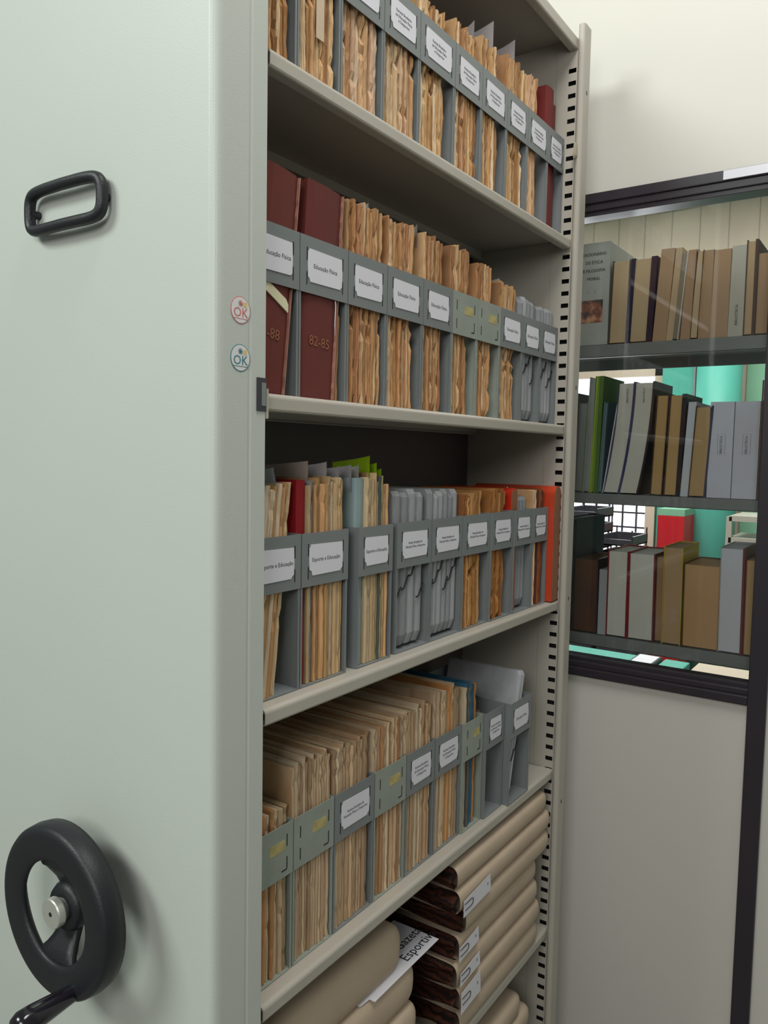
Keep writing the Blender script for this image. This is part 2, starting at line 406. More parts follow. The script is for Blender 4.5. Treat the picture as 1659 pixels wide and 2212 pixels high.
bm = bmesh.new(); box(bm, -.51, -.236, -.010, L_+.02, .03, 2.375, bev=.003); mesh_obj('rear_bay', bm, 'steel', unit)
bm = bmesh.new(); box(bm, -.51, .0, -.08, L_+.02, 0, .0299); mesh_obj('plinth', bm, 'black', unit)
# lock plate, pull handle
bm = bmesh.new(); box(bm, .006, .0075, -.0265, -.0115, 1.543, 1.5805, 0, bev=.0005); box(bm, .0075, .0083, -.0195, -.0130, 1.549, 1.575, 1)
mesh_obj('lock_plate', bm, ['tray', 'rack'], unit)
lp = mesh_obj('striker_tab', box(bmesh.new(), -.004, .0062, -.0101, -.0065, 1.535, 1.569), 'steel', unit)
bm = bmesh.new(); yf = -.0883
x0, x1, z0, z1 = -.3145, -.1690, 1.7650, 1.8125
path = []
for k in range(96):
    a = 2*math.pi*k/96; ca, sa = math.cos(a), math.sin(a)
    u = math.copysign(abs(ca)**(1/3.5), ca); v = math.copysign(abs(sa)**(1/2.2), sa)
    q = (abs(u)**9+abs(v)**3.2)**-.14; u, v = u*min(1.0, q), v*min(1.0, q)
    path.append(((x0+x1)/2+u*(x1-x0)/2, yf-.015+.004*u*u, (z0+z1)/2+v*(z1-z0)/2))
tube(bm, path, .0070, 12, closed=True)
hd = mesh_obj('pull_handle', bm, 'black', unit, smooth=True)
bm = bmesh.new()
for x in (-.311, -.173):
    lathe(bm, [(.005, yf), (.005, yf-.012)], 14, x, 1.789)
mesh_obj('mounting_peg', bm, 'black', hd)

# handwheel
HW = (-.197, .943)
wh = mesh_obj('handwheel', (lambda b: (lathe(b, [(.0625, -.151), (.0620, -.1535), (.0645, -.1565), (.070, -.158), (.094, -.1585), (.1005, -.1572), (.1035, -.153), (.1050, -.140), (.1035, -.130), (.099, -.1285), (.096, -.132), (.092, -.146), (.082, -.150), (.070, -.151), (.0625, -.151)], 72, *HW, caps=False), b)[1])(bmesh.new()), 'black', unit, smooth=True)
bm = bmesh.new()
def spoke(sgn):
    """flared spoke dishing from the rim back to the hub"""
    lv = [(.0, .017, -.133), (.015, .017, -.133), (.025, .0175, -.1345), (.033, .0185, -.138), (.040, .021, -.1425), (.047, .025, -.147), (.054, .0275, -.1505), (.060, .030, -.152), (.067, .033, -.153)]
    F = []; Bk = []
    for r, w, y in lv:
        a = [-w, -w/2, 0, w/2, w]
        F.append([]); Bk.append([])
        for x in a:
            zz = math.sqrt(max(0, r*r-(x*x*.55 if r > .05 else 0))) if r > .05 else r
            F[-1].append(bm.verts.new((HW[0]+x+.10*sgn*zz*0, y, HW[1]+sgn*zz)))
            Bk[-1].append(bm.verts.new((HW[0]+x, y+.008, HW[1]+sgn*zz)))
    fs = []
    n = len(lv)
    for i in range(n-1):
        for k in range(4):
            fs.append(bm.faces.new((F[i][k], F[i][k+1], F[i+1][k+1], F[i+1][k]))); fs.append(bm.faces.new((Bk[i][k], Bk[i+1][k], Bk[i+1][k+1], Bk[i][k+1])))
        for k in (0, 4): fs.append(bm.faces.new((F[i][k], F[i+1][k], Bk[i+1][k], Bk[i][k])))
    for i in (0, n-1):
        for k in range(4): fs.append(bm.faces.new((F[i][k], F[i][k+1], Bk[i][k+1], Bk[i][k])))
    bmesh.ops.recalc_face_normals(bm, faces=fs)
for s_ in (1, -1): spoke(s_)
lathe(bm, [(.029, -.116), (.030, -.136), (.026, -.1425), (.014, -.143)], 40, *HW)
mesh_obj('spoke_web', bm, 'black', wh, smooth=True)
bm = bmesh.new(); lathe(bm, [(.0165, -.0885), (.0165, -.117)], 30, *HW); mesh_obj('axle_boss', bm, 'black', wh)
bm = bmesh.new()
lathe(bm, [(.0135, -.135), (.0135, -.147), (.0172, -.148), (.0180, -.150), (.0180, -.157), (.0170, -.1585)], 48, HW[0], HW[1])
lathe(bm, [(.0028, -.1584), (.0028, -.1589)], 10, HW[0], HW[1], 1)
kb = mesh_obj('centre_knob', bm, ['chrome', 'slit'], wh, label='bright aluminium knurled knob', smooth=False)
bm = bmesh.new(); lathe(bm, [(.011, -.150), (.0100, -.158), (.0110, -.168), (.0130, -.188), (.0148, -.208), (.0145, -.220), (.011, -.2275), (.004, -.230)], 32, -.158, .860)
mesh_obj('crank_grip', bm, 'blackgloss', wh, smooth=True)

# round OK stickers on the return of the panel
for (z, c, lab, tilt) in ((1.6505, (206, 122, 118), 'round sticker reading OK in red', .16), (1.599, (66, 130, 140), 'round sticker reading OK in teal', 0)):
    mt = paint('sticker_print', c, .4); bg = paint('sticker_gloss', (226, 226, 226), .18)
    bm = bmesh.new(); n = 40
    for r, xo, mi in ((.0148, .0064, 0), (.0139, .0066, 1)):
        A = [bm.verts.new((xo, -.0523+r*math.cos(2*math.pi*k/n), z+r*math.sin(2*math.pi*k/n))) for k in range(n)]
        B = [bm.verts.new((.0060, v.co.y, v.co.z)) for v in A]
        f = bm.faces.new(A); f.material_index = mi
        for k in range(n): g = bm.faces.new((A[k], A[(k+1) % n], B[(k+1) % n], B[k])); g.material_index = mi
    st = mesh_obj('ok_sticker', bm, [mt, bg], unit, label=lab)
    t = text_obj('lettering', 'OK', .0145, st, (.0067, -.0523, z-.003), (math.pi/2-0, 0, math.pi/2), sx=1.05); t.data.materials[0] = mt
    t.rotation_euler = (math.pi/2+0, 0, math.pi/2)
    bm = bmesh.new(); box(bm, .0066, .0068, -.0635, -.041, z-.0094, z-.0088)
    for a in range(5):
        th = a*math.pi/5; d = Vector((0, math.cos(th), math.sin(th)))*.0035; c0 = Vector((.0068, -.0525, z+.0072))
        tube(bm, [c0-d, c0+d], .0003, 5)
    mesh_obj('printed_star', bm, mt, st)
    bm = bmesh.new(); lathe(bm, [(.0030, 0), (.0030, .0002)], 16); o = mesh_obj('printed_sun', bm, paint('yellow_print', (222, 200, 130), .4), st)
    o.rotation_euler = (0, 0, math.pi/2); o.location = (.00685, -.0455, z+.0065)

# ------------------------------------------------------------------ magazine boxes
XF = -.022
ORD = ['first', 'second', 'third', 'fourth', 'fifth', 'sixth', 'seventh', 'eighth', 'ninth', 'tenth']
SHN = {1: 'top shelf', 2: 'second shelf', 3: 'middle shelf', 4: 'fourth shelf'}
def label_bm(x, y0, y1, z0, z1, cut=.0045):
    """paper card with scalloped corners and one corner a little torn"""
    a = random.uniform(.6, 1.3)*cut; b = cut*random.uniform(1.0, 1.7)
    p = [(y0+b, z0), (y1-a*.8, z0+.0006), (y1-a*.7, z0+a*.5), (y1, z0+a), (y1+.0006, (z0+z1)/2), (y1-.0004, z1-.001), (y0+a*.6, z1), (y0+a*.5, z1-a*.5), (y0, z1-a), (y0-.0004, (z0+z1)/2), (y0+.0006, z0+b*1.2), (y0+b*.7, z0+b*.9)]
    bm = bmesh.new(); prism(bm, p, 'x', x, x+.0005)
    return bm
def mag_box(s, i, y0, y1, xf=XF, lab=None, old=False, desc='', z0=None, top=.202):
    z = SH[s]+.0006; w = y1-y0-.0016; t = tag(empty('magazine_box', (xf, y0+.0008, z)), desc, 'magazine box', 'grey steel magazine boxes on the '+SHN[s])
    m = ['boxold' if old else 'box', 'slit', 'tape']
    for y in (0, w-.0011):
        bm = bmesh.new(); prism(bm, [(-.185, 0), (0, 0), (0, top), (-.06, top), (-.185, top+.03)], 'x' if 0 else 'y', y, y+.0011); mesh_obj('side_panel', bm, m, t)
    bm = bmesh.new(); box(bm, -.185, 0, .0011, w-.0011, 0, .0011); mesh_obj('base', bm, m, t)
    bm = bmesh.new(); box(bm, -.1861, -.185, 0, w, 0, top+.03); mesh_obj('back', bm, m, t)
    bm = bmesh.new(); box(bm, 0, .0011, 0, w, .132, top)
    for y in (.012, w-.0125):
        for zz in (.142, .172): box(bm, .0011, .0016, y, y+.0012, zz, zz+.016, 1)
    if old:
        box(bm, .0011, .0014, w*.45, w*.8, .168, .182, 2); box(bm, .0011, .0015, w-.022, w-.012, .1405, .142, 1)
    # inward lips along the front edges of the sides
    box(bm, -.0015, 0, .0011, .0032, .0012, .132); box(bm, -.0015, 0, w-.0032, w-.0011, .0012, .132)
    mesh_obj('front_band', bm, m, t)
    if lab:
        a, b = .014, w-.014
        if lab.get('shift'): a += lab['shift']; b += lab['shift']
        o = mesh_obj('label_card', label_bm(.0014, a, b, .146, .187), 'white', t)
        ls = lab['lines']; n = len(ls); sz = lab.get('size', .0078)
        for q, ln in enumerate(ls):
            text_obj('lettering', ln, sz, o, (.0020, (a+b)/2, .1665+((n-1)/2-q)*sz*1.15), PX, 'ink', sx=lab.get('sx', 1))
        if lab.get('tilt'): o.rotation_euler[0] = lab['tilt']
    return t
EF = dict(lines=['Educação Física'], size=.0078); EE = dict(lines=['Esporte e Educação'], size=.0075)
RB = dict(lines=['Revista Brasileira de', 'Educação Física e Desportos'], size=.0052, sx=.95)
RB3 = dict(lines=['Revista Brasileira', 'de Educação Física', 'e Desportos'], size=.0058)
S1 = [-.0065, .0697, .155, .2516, .346, .452, .545, .642, .732, .828, .910]
S2 = [-.0065, .0775, .177, .271, .370, .462, .550, .640, .737, .824, .910]
B1, B2, B3, B4 = [], [], [], []
def d(i, s, extra): return '%s magazine box, %s, %s' % (ORD[i], SHN[s], extra)
ex1 = ['packed with brown papers, front cut by the end panel', 'holding ragged papers and a white strip', 'holding pale fanned newspapers under a white card', 'holding browned papers with a frayed top', 'holding tightly packed brown pages', 'filled with old paper bundles', 'holding leaning brown bundles', 'packed with thin brown papers', 'half filled with thin pale papers', 'holding a maroon bound volume at the far end']
for i in range(10): B1.append(mag_box(1, i, S1[i], S1[i+1], lab=RB3, desc=d(i, 1, ex1[i])))
ex2 = ['holding a dark red volume beside the end panel', 'holding a dark red volume, card reads Educação Física', 'stuffed with orange brown papers', 'holding leaning frayed papers', 'holding bulging browned papers', 'bare greenish front without a card', 'bare front without card, leaning papers inside', 'holding papers with white tops', 'holding grey folders with cords', 'last one, holding grey folders next to the slotted upright']
for i in range(10): B2.append(mag_box(2, i, S2[i], S2[i+1], lab=None if i in (5, 6) else EF, old=i in (5, 6), desc=d(i, 2, ex2[i])))
S3 = [(-.0065, .0862, XF), (.0868, .187, XF), (.2075, .2955, XF+.002), (.3095, .411, XF), (.4115, .515, XF), (.5155, .617, -.020), (.6175, .710, -.017), (.7115, .795, -.015), (.7955, .872, -.014)]
l3 = [EE, EE, dict(EE, size=.0066), RB, RB, RB, RB, RB, RB]
ex3 = ['loosely filled, near the end panel', 'with red binder and cream magazines', 'standing apart with a gap to its right', 'holding grey folders with black cords', 'second of the two holding corded grey folders', 'holding brown papers, card skewed', 'holding tan papers', 'holding a red folder', 'right before the standing orange folder']
for i, (a, b, x) in enumerate(S3): B3.append(mag_box(3, i, a, b, x, lab=l3[i], desc=d(i, 3, ex3[i])))
S4 = [(-.0065, .0765, XF), (.077, .163, XF), (.164, .261, XF), (.262, .349, XF), (.350, .438, XF), (.439, .531, XF), (.532, .607, -.018), (.608, .684, -.012), (.6875, .783, 0)]
ex4 = ['bare front, with short magazines', 'bare front, packed with cream magazines', 'with white card, packed with tan magazines', 'bare front with yellow tape mark', 'with three-line card and tan magazines', 'holding a stained orange spine', 'bare front with leaning covers', 'nearly empty with a curled card', 'standing forward with two thin folders, farthest on this shelf']
RB4 = RB3
for i, (a, b, x) in enumerate(S4):
    bare = i in (0, 1, 3, 6)
    B4.append(mag_box(4, i, a, b, x, lab=None if bare else (RB if i == 2 else EF if i == 8 else RB3), old=bare, desc=d(i, 4, ex4[i])))

# ------------------------------------------------------------------ paper variants (unit size: depth 1 back along -x, thickness 1 along y, height 1)
def pamphlet_mesh(seed, rag=.02, wob=.25, lean_out=0):
    rnd = random.Random(seed); bm = bmesh.new(); NZ, NY_ = 22, 3
    off = [rnd.uniform(-rag, rag*.2) for _ in range(NZ+1)]
    for _ in range(2): off = [(off[max(0, i-1)]+off[i]*2+off[min(NZ, i+1)])/4 for i in range(NZ+1)]
    for _ in range(3):
        k = rnd.randrange(NZ); off[k] -= rag*rnd.uniform(.4, 1.6)
    ph = rnd.uniform(0, 6.28); ph2 = rnd.uniform(0, 6.28)
    V = []
    for i in range(NZ+1):
        z = i/NZ; row = []
        wy = wob*(.5*math.sin(z*5+ph)+.25*math.sin(z*13+ph2))*math.sin(math.pi*min(1, z*1.0+.0))
        for j in range(NY_+1):
            y = j/NY_; rnda = (rnd.random()-.5)*rag*.5
            row.append(bm.verts.new((off[i]+rnda-.012*(2*y-1)**2, y*(.96)+wy+.02, z+(.006*math.sin(j*2.1+seed) if i == NZ else 0))))
        V.append(row)
    Bk = [[bm.verts.new((-1, j/NY_*.96+.02, i/NZ)) for j in range(NY_+1)] for i in (0, NZ)]
    for i in range(NZ):
        for j in range(NY_): bm.faces.new((V[i][j], V[i][j+1], V[i+1][j+1], V[i+1][j]))
    for j in range(NY_):
        bm.faces.new((V[NZ][j], V[NZ][j+1], Bk[1][j+1], Bk[1][j])); bm.faces.new((V[0][j+1], V[0][j], Bk[0][j], Bk[0][j+1]))
        bm.faces.new((Bk[0][j], Bk[1][j], Bk[1][j+1], Bk[0][j+1]))
    for j, s in ((0, 1), (NY_, -1)):
        c = [V[i][j] for i in range(NZ+1)]
        f = [Bk[0][j]]+c+[Bk[1][j]]
        bm.faces.new(f if s < 0 else f[::-1])
    bmesh.ops.recalc_face_normals(bm, faces=bm.faces[:])
    me = bpy.data.meshes.new('pamphlet'); bm.to_mesh(me); bm.free()
    return me
RAG = [pamphlet_mesh(k, .022, .12) for k in range(8)]
NEAT = [pamphlet_mesh(50+k, .008, .04) for k in range(6)]
for me in RAG: me.materials.append(M['paper'])
for me in NEAT: me.materials.append(M['mag'])
def folder_mesh():
    """folded grey card folder: rounded front fold, bottom corner rounded"""
    bm = bmesh.new(); prof = [(-1, 0), (-.10, 0), (-.04, .02), (0, .09), (0, .97), (-.03, 1), (-1, 1)]
    cols = []
    for y, dx in ((0, -.03), (.25, 0), (.5, .006), (.75, 0), (1, -.03)):
        cols.append([bm.verts.new((x+(dx if x > -.9 else 0), y, z)) for x, z in prof])
    n = len(prof)
    for a, b in zip(cols, cols[1:]):
        for i in range(n): bm.faces.new((a[i], a[(i+1) % n], b[(i+1) % n], b[i]))
    bm.faces.new(cols[0][::-1]); bm.faces.new(cols[-1]); bmesh.ops.recalc_face_normals(bm, faces=bm.faces[:])
    me = bpy.data.meshes.new('card_folder'); bm.to_mesh(me); bm.free(); me.materials.append(M['tint']); return me
FOLD = folder_mesh()
def inst(name, me, x, y, z, depth, th, h, col, lean=0, label='', cat='', group=None):
    o = bpy.data.objects.new(name, me); C.objects.link(o); o.location = (x, y, z); o.scale = (depth, th, h); o.rotation_euler[0] = lean
    o.color = lin(col); return tag(o, label, cat, group)
AGED = [(206, 168, 122), (190, 150, 106), (214, 180, 136), (176, 134, 92), (222, 192, 150), (198, 160, 118), (170, 130, 94), (230, 206, 170)]
ORANGE = [(194, 150, 108), (182, 136, 96), (208, 168, 124), (172, 128, 92), (192, 140, 106), (222, 194, 156), (210, 176, 136)]
PALE = [(220, 192, 160), (206, 172, 134), (228, 206, 180), (196, 150, 110), (214, 180, 150)]
CREAM = [(222, 200, 164), (206, 178, 138), (228, 210, 184), (198, 164, 118), (214, 190, 150), (216, 172, 126)]
MAG = [(216, 194, 162), (200, 176, 144), (224, 206, 178), (190, 162, 130), (208, 186, 160), (208, 178, 144)]
TAN = [(186, 138, 84), (172, 120, 70), (196, 152, 100), (150, 100, 62)]
def fill(s, i, a, b, h, pal, mn=.0042, mx=.0078, kind='rag', lean=0, noun='magazine', adj='yellowed', x=None, hj=.006, z=None, curve=0):
    """stand separate pamphlets side by side from y=a to y=b in box i of shelf s"""
    base = {1: B1, 2: B2, 3: B3, 4: B4}[s][i]; xx = (base.location.x if x is None else x)-.0025
    y = a; k = 0
    grp = '%s %ss in the %s box on the %s' % (adj, noun, ORD[i], SHN[s])
    lab = 'one of the %s %ss in the %s box from the left, %s' % (adj, noun, ORD[i], SHN[s])
    while y < b-.003:
        t = min(random.uniform(mn, mx), b-y)
        col = random.choice(pal); q = random.uniform(.9, 1.06); col = tuple(min(255, c*q) for c in col)
        me = random.choice(RAG if kind == 'rag' else NEAT)
        hh = h+random.uniform(-hj, hj)
        inst('magazine' if noun == 'magazine' else 'newspaper', me, xx+random.uniform(-.003, .0015), y, SH[s]+.0022, .165, t*.98, hh, col, lean, lab, noun, grp)
        y += t; k += 1
    return y
z_ = 0
# top shelf
fill(1, 0, -.004, .058, .225, AGED, noun='newspaper', adj='browned')
fill(1, 1, .074, .146, .228, AGED, noun='newspaper', adj='ragged brown')
fill(1, 2, .160, .242, .232, PALE, .006, .010, noun='newspaper', adj='pale fanned')
fill(1, 3, .256, .335, .232, PALE+AGED, noun='newspaper', adj='frayed')
fill(1, 4, .350, .425, .230, AGED, .005, .008, noun='newspaper', adj='dark brown')
fill(1, 5, .456, .538, .237, AGED+PALE, noun='newspaper', adj='golden brown')
fill(1, 6, .549, .612, .250, AGED, noun='newspaper', adj='curled brown', lean=.0)
fill(1, 7, .646, .716, .262, AGED, .005, .008, noun='newspaper', adj='thin brown')
fill(1, 8, .736, .785, .268, PALE, .005, .008, noun='newspaper', adj='thin pale')
# second shelf
fill(2, 1, .1525, .1625, .270, AGED, .004, .006, noun='newspaper', adj='tattered', lean=-.05)
fill(2, 2, .181, .264, .270, ORANGE, noun='newspaper', adj='orange brown')
fill(2, 3, .276, .345, .268, ORANGE+PALE[:2], noun='newspaper', adj='frayed orange', lean=.0)
fill(2, 4, .376, .436, .268, ORANGE, noun='newspaper', adj='bulging brown', lean=.0)
fill(2, 5, .466, .524, .271, AGED+ORANGE, noun='newspaper', adj='straight tan')
fill(2, 6, .556, .606, .266, ORANGE, .006, .009, noun='newspaper', adj='leaning orange', lean=.0, curve=1)
fill(2, 7, .644, .716, .245, PALE+AGED, noun='newspaper', adj='pale topped')
# middle shelf
fill(3, 0, -.003, .046, .262, CREAM, .005, .009, 'neat', lean=-.11)
fill(3, 1, .104, .181, .266, CREAM+[(150, 160, 165), (214, 150, 130)], .005, .009, 'neat', adj='cream')
fill(3, 2, .232, .262, .270, CREAM+[(224, 160, 130)], .006, .009, 'neat', adj='salmon and cream')
fill(3, 2, .262, .274, .268, [(120, 132, 118), (90, 104, 110), (170, 160, 120)], .003, .005, 'neat', adj='green spined')
fill(3, 2, .276, .291, .262, CREAM, .005, .008, 'neat', adj='plain cream')
fill(3, 5, .521, .588, .235, TAN, .005, .008, noun='newspaper', adj='tan', lean=.0)
fill(3, 6, .621, .684, .238, TAN, .006, .010, noun='newspaper', adj='golden')
fill(3, 8, .800, .824, .238, PALE, .004, .006, 'neat', adj='thin cream')
fill(3, 8, .828, .860, .238, [(150, 84, 50), (110, 50, 40), (90, 60, 58)], .007, .010, 'neat', adj='dark red')
# fourth shelf
fill(4, 0, -.006, .072, .222, MAG+ORANGE[:1]+[(210, 150, 100)], .006, .010, 'neat', adj='short')
fill(4, 1, .080, .160, .266, MAG, .004, .007, 'neat', adj='cream')
fill(4, 2, .167, .254, .262, MAG, .005, .008, 'neat', adj='tan')
fill(4, 3, .266, .346, .264, MAG+PALE[3:4], .005, .008, 'neat', adj='stained')
fill(4, 4, .353, .435, .266, MAG, .005, .008, 'neat', adj='buff')
fill(4, 5, .443, .528, .272, MAG+[(214, 160, 104)], .006, .010, 'neat', adj='ochre stained')
fill(4, 6, .545, .590, .262, [(196, 140, 84), (206, 190, 160), (60, 110, 140), (120, 116, 110)], .005, .008, 'neat', adj='mixed covered', lean=.0, x=-.02)

# bound dark red volumes
def volume(y, th, h, s, col, label, text=None, x=-.030, lean=0, worn=True, depth=.17):
    t = tag(empty('bound_volume', (x, y, SH[s]+.0022)), label, 'book')
    t.rotation_euler[0] = lean
    bm = bmesh.new(); prism(bm, [(-depth, 0), (-depth, th)]+[(-.004+.004*math.sin(a), th/2+(th/2)*-math.cos(a)*-1) for a in [math.radians(q) for q in (0, 30, 60, 90)]][:0]+[(0-.003, th), (.0, th*.85), (.001, th*.5), (0, th*.15), (-.003, 0)], 'z', 0, h)
    mesh_obj('cover', bm, 'tint', t, color=col)
    if worn:
        bm = bmesh.new(); rnd = random.Random(int(y*1000)+5); n = 40
        edge = [(th-.0002-.0016*rnd.random()**2, h*k/n) for k in range(n+1)]
        prism(bm, edge+[(th+.0005, h), (th+.0005, 0)], 'x', -.0035, .0012)
        mesh_obj('worn_edge', bm, 'tint', t, color=(176, 128, 112))
    if text:
        text_obj('gilt_lettering', text, .018, t, (.0013, th*.5, h*.27), PX, 'gold')
    return t
RED = (112, 50, 44)
volume(-.003, .056, .274, 2, RED, 'dark red bound volume stamped 88, on the second shelf beside the end panel', '-88', x=-.0245, lean=-.10)
volume(.0805, .070, .274, 2, (108, 50, 46), 'dark red bound volume stamped 82-85 in the box with the white thread', '82-85', x=-.0245, lean=-.065)
bm = bmesh.new(); tube(bm, [(-.0228, .1510, 1.705), (-.0223, .1520, 1.69), (-.0228, .1513, 1.665), (-.0225, .1525, 1.652)], .0007, 6)
simple('binding_thread', bm, 'white', 'white thread hanging over the dark red volume on the second shelf', 'thread', smooth=True)
bm = bmesh.new(); prism(bm, [(-.004, 1.700), (.058, 1.667), (.058, 1.677), (.054, 1.683), (-.004, 1.713)], 'x', -.0238, -.0222)
simple('paper_pad', bm, 'pages', 'cream paper slip lying slanted across the dark red volume stamped 88', 'paper', color=(226, 222, 190))
volume(.834, .040, .284, 1, (120, 44, 42), 'maroon bound volume with glossy spine at the far end of the top shelf', x=-.030, worn=False)
volume(.876, .016, .262, 1, (104, 52, 50), 'thin dark maroon volume tucked in at the far end of the top shelf', x=-.034, worn=False)
t = volume(.0885, .016, .269, 3, (150, 26, 34), 'bright red binder in the second box on the middle shelf', x=-.030, worn=False)
volume(.2115, .020, .270, 3, (150, 172, 174), 'pale blue volume at the left of the third box on the middle shelf', x=-.0285, worn=False)
bm = bmesh.new(); box(bm, -.16, -.032, -.001+.003, .0, 0, .25)
volume(.0, .004, .262, 3, (70, 120, 130), 'teal cover at the left end of the middle shelf', x=-.034, worn=False)

# rounded-top upright folders (orange / red)
def round_folder(y, th, h, s, col, face, label, x, depth=.2):
    t = tag(empty('rounded_folder', (x, y, SH[s]+.0022)), label, 'folder')
    r = th/2; a = [(r-r*math.cos(math.radians(q)), h-r+r*math.sin(math.radians(q))) for q in range(0, 181, 15)]
    bm = bmesh.new(); prism(bm, [(0, 0)]+a+[(th, 0)], 'x', -depth, 0); mesh_obj('wrap', bm, 'tintgloss', t, color=col)
    e = .0025; a = [(r-(r-e)*math.cos(math.radians(q)), h-r+(r-e)*math.sin(math.radians(q))) for q in range(0, 181, 15)]
    bm = bmesh.new(); prism(bm, [(e, .001)]+a+[(th-e, .001)], 'x', -.001, .0008); mesh_obj('page_block', bm, 'tint', t, color=face)
    return t
round_folder(.8745, .0365, .244, 3, (206, 74, 46), (150, 106, 80), 'orange folder with rounded top beside the slotted upright on the middle shelf', -.002, .19)
round_folder(.7155, .030, .243, 3, (206, 52, 34), (158, 104, 76), 'glossy red folder with rounded top in the eighth box on the middle shelf', -.026, .16)
bm = bmesh.new(); prism(bm, [(.748, 1.415), (.764, 1.40), (.768, 1.41), (.758, 1.43), (.746, 1.437)], 'x', -.05, -.049)
simple('loose_sheet', bm, 'white', 'crumpled loose sheet beside the glossy red folder on the middle shelf', 'paper')
for k in range(3):
    inst('card_folder', FOLD, -.028, .749+k*.015, SH[3]+.0022, .16, .013, .225, (142, 148, 150), 0, 'one of the plain grey folders behind the red folder on the middle shelf', 'folder', 'plain grey folders in the eighth box on the middle shelf')

# grey card folders with black elastic cords
def corded(s, i, ys, th, h, x, lean=0, col=(164, 167, 171), ordn=''):
    for k, y in enumerate(ys):
        q_ = random.uniform(.88, 1.06); c = tuple(v*q_ for v in col)
        t = inst('corded_folder', FOLD, x, y, SH[s]+.0022+k*.0, .165, th, h+random.uniform(-.006, .004), c, lean, 'one of the black-corded grey folders in the %s box, %s' % (ORD[i], SHN[s]), 'folder', 'corded grey folders in the %s box on the %s' % (ORD[i], SHN[s]))
        z = .36+.07*(k % 3)
        P3 = [(.0006, -.0005, z-.045), (.0022, th*.25, z-.035), (.0022, th*.5, z), (.0022, th*.75, z+.03), (.0006, th+.0005, z+.04)]
        bm = bmesh.new(); tube(bm, [(p[0], p[1], p[2]*h) for p in P3], .0011, 6)
        for v in bm.verts: v.co = Vector((v.co.x/.165, v.co.y/th, v.co.z/h))
        mesh_obj('cord', bm, 'cord', t, smooth=True)
corded(2, 8, [.7385, .756, .774, .792], .0165, .238, -.030)
corded(2, 9, [.828, .843, .858, .873, .888], .0140, .236, -.030)
corded(3, 3, [.3125, .334, .356, .378], .0195, .248, -.0285)
corded(3, 4, [.4135, .4295, .4455, .4615, .4775, .4935], .0150, .246, -.0285)
corded(4, 8, [.692, .704], .0100, .255, -.010, lean=-.24)
inst('card_folder', FOLD, -.030, .618, SH[4]+.0022, .16, .006, .20, (110, 84, 80), 0, 'thin brown folder in the nearly empty eighth box on the fourth shelf', 'folder')
inst('loose_cover', NEAT[1], -.075, .566, SH[4]+.0022, .1, .012, .262, (140, 128, 112), 0, 'dull board cover beside the blue one in the seventh box on the fourth shelf', 'book')

# paper slips that stick out above the pages
def slip(y, z, w, h, x, col, label, tilt=0, depth=.05, fold=.010):
    bm = bmesh.new(); n = 6
    A = []
    for k in range(n+1):
        u = k/n; A.append((x-u*depth, y+fold*math.sin(u*3), u))
    vs = []
    for (xx, yy, u) in A:
        vs.append([bm.verts.new((xx, yy, z-.012)), bm.verts.new((xx, yy+tilt, z+h*(1-.25*u)))])
    for a, b in zip(vs, vs[1:]): bm.faces.new((a[0], b[0], b[1], a[1]))
    bmesh.ops.solidify(bm, geom=bm.faces[:], thickness=.0005)
    return tag(mesh_obj('paper_slip', bm, 'tint', color=col), label, 'paper slip', 'paper slips used as bookmarks')
WHT = (222, 220, 224); LIME = (186, 220, 50)
slip(.602, 2.215, 0, .040, -.033, WHT, 'large white paper slip standing above the brown papers on the top shelf', depth=.11)
slip(.545, 2.205, 0, .028, -.04, WHT, 'small white slip just left of the large one on the top shelf', depth=.05)
slip(.693, 2.225, 0, .038, -.035, WHT, 'white slip above the thin brown papers near the far end of the top shelf', depth=.09)
slip(.110, 1.835, 0, .012, -.034, WHT, 'small white slip poking out behind the dark red volume on the second shelf', depth=.02)
slip(.238, 1.838, 0, .015, -.034, WHT, 'small white triangular slip above the orange papers on the second shelf', depth=.018)
slip(.368, 1.830, 0, .022, -.034, WHT, 'white slip over the gap between the fourth and fifth boxes on the second shelf', depth=.03)
slip(.655, 1.806, 0, .018, -.034, WHT, 'wide white slip lying over the pale papers on the second shelf', depth=.09)
slip(.052, 1.452, 0, .026, -.030, (214, 222, 228), 'bluish white crumpled slip above the leftmost box on the middle shelf', depth=.05, tilt=-.01)
slip(.120, 1.452, 0, .034, -.040, (226, 214, 208), 'long white slip standing behind the bright red binder', depth=.10)
slip(.152, 1.455, 0, .030, -.034, WHT, 'white slip just right of the long one on the middle shelf', depth=.06)
slip(.180, 1.450, 0, .030, -.034, WHT, 'narrow white slip above the cream magazines on the middle shelf', depth=.03)
slip(.208, 1.455, 0, .026, -.034, WHT, 'white slip with black marks left of the lime slips', depth=.05)
slip(.224, 1.452, 0, .030, -.033, WHT, 'last white slip immediately left of the lime slips', depth=.03)
slip(.255, 1.452, 0, .042, -.036, LIME, 'tallest lime green slip on the middle shelf', depth=.07)
slip(.270, 1.450, 0, .034, -.034, LIME, 'lime green slip in the middle of the lime slips', depth=.05)
slip(.281, 1.450, 0, .026, -.033, LIME, 'shortest lime green slip at the right of the lime slips', depth=.03)
slip(.010, 1.055, 0, .012, -.030, WHT, 'small white slip lying on the short magazines of the fourth shelf', depth=.05)
bm = bmesh.new(); box(bm, -.0295, -.028, .103, .108, 2.00, 2.20)
simple('paper_strip', box(bmesh.new(), -.0232, -.0224, .106, .121, 2.012, 2.20), 'tint', 'pale paper strip hanging down in front of the ragged papers on the top shelf', 'paper strip', color=(216, 196, 172))
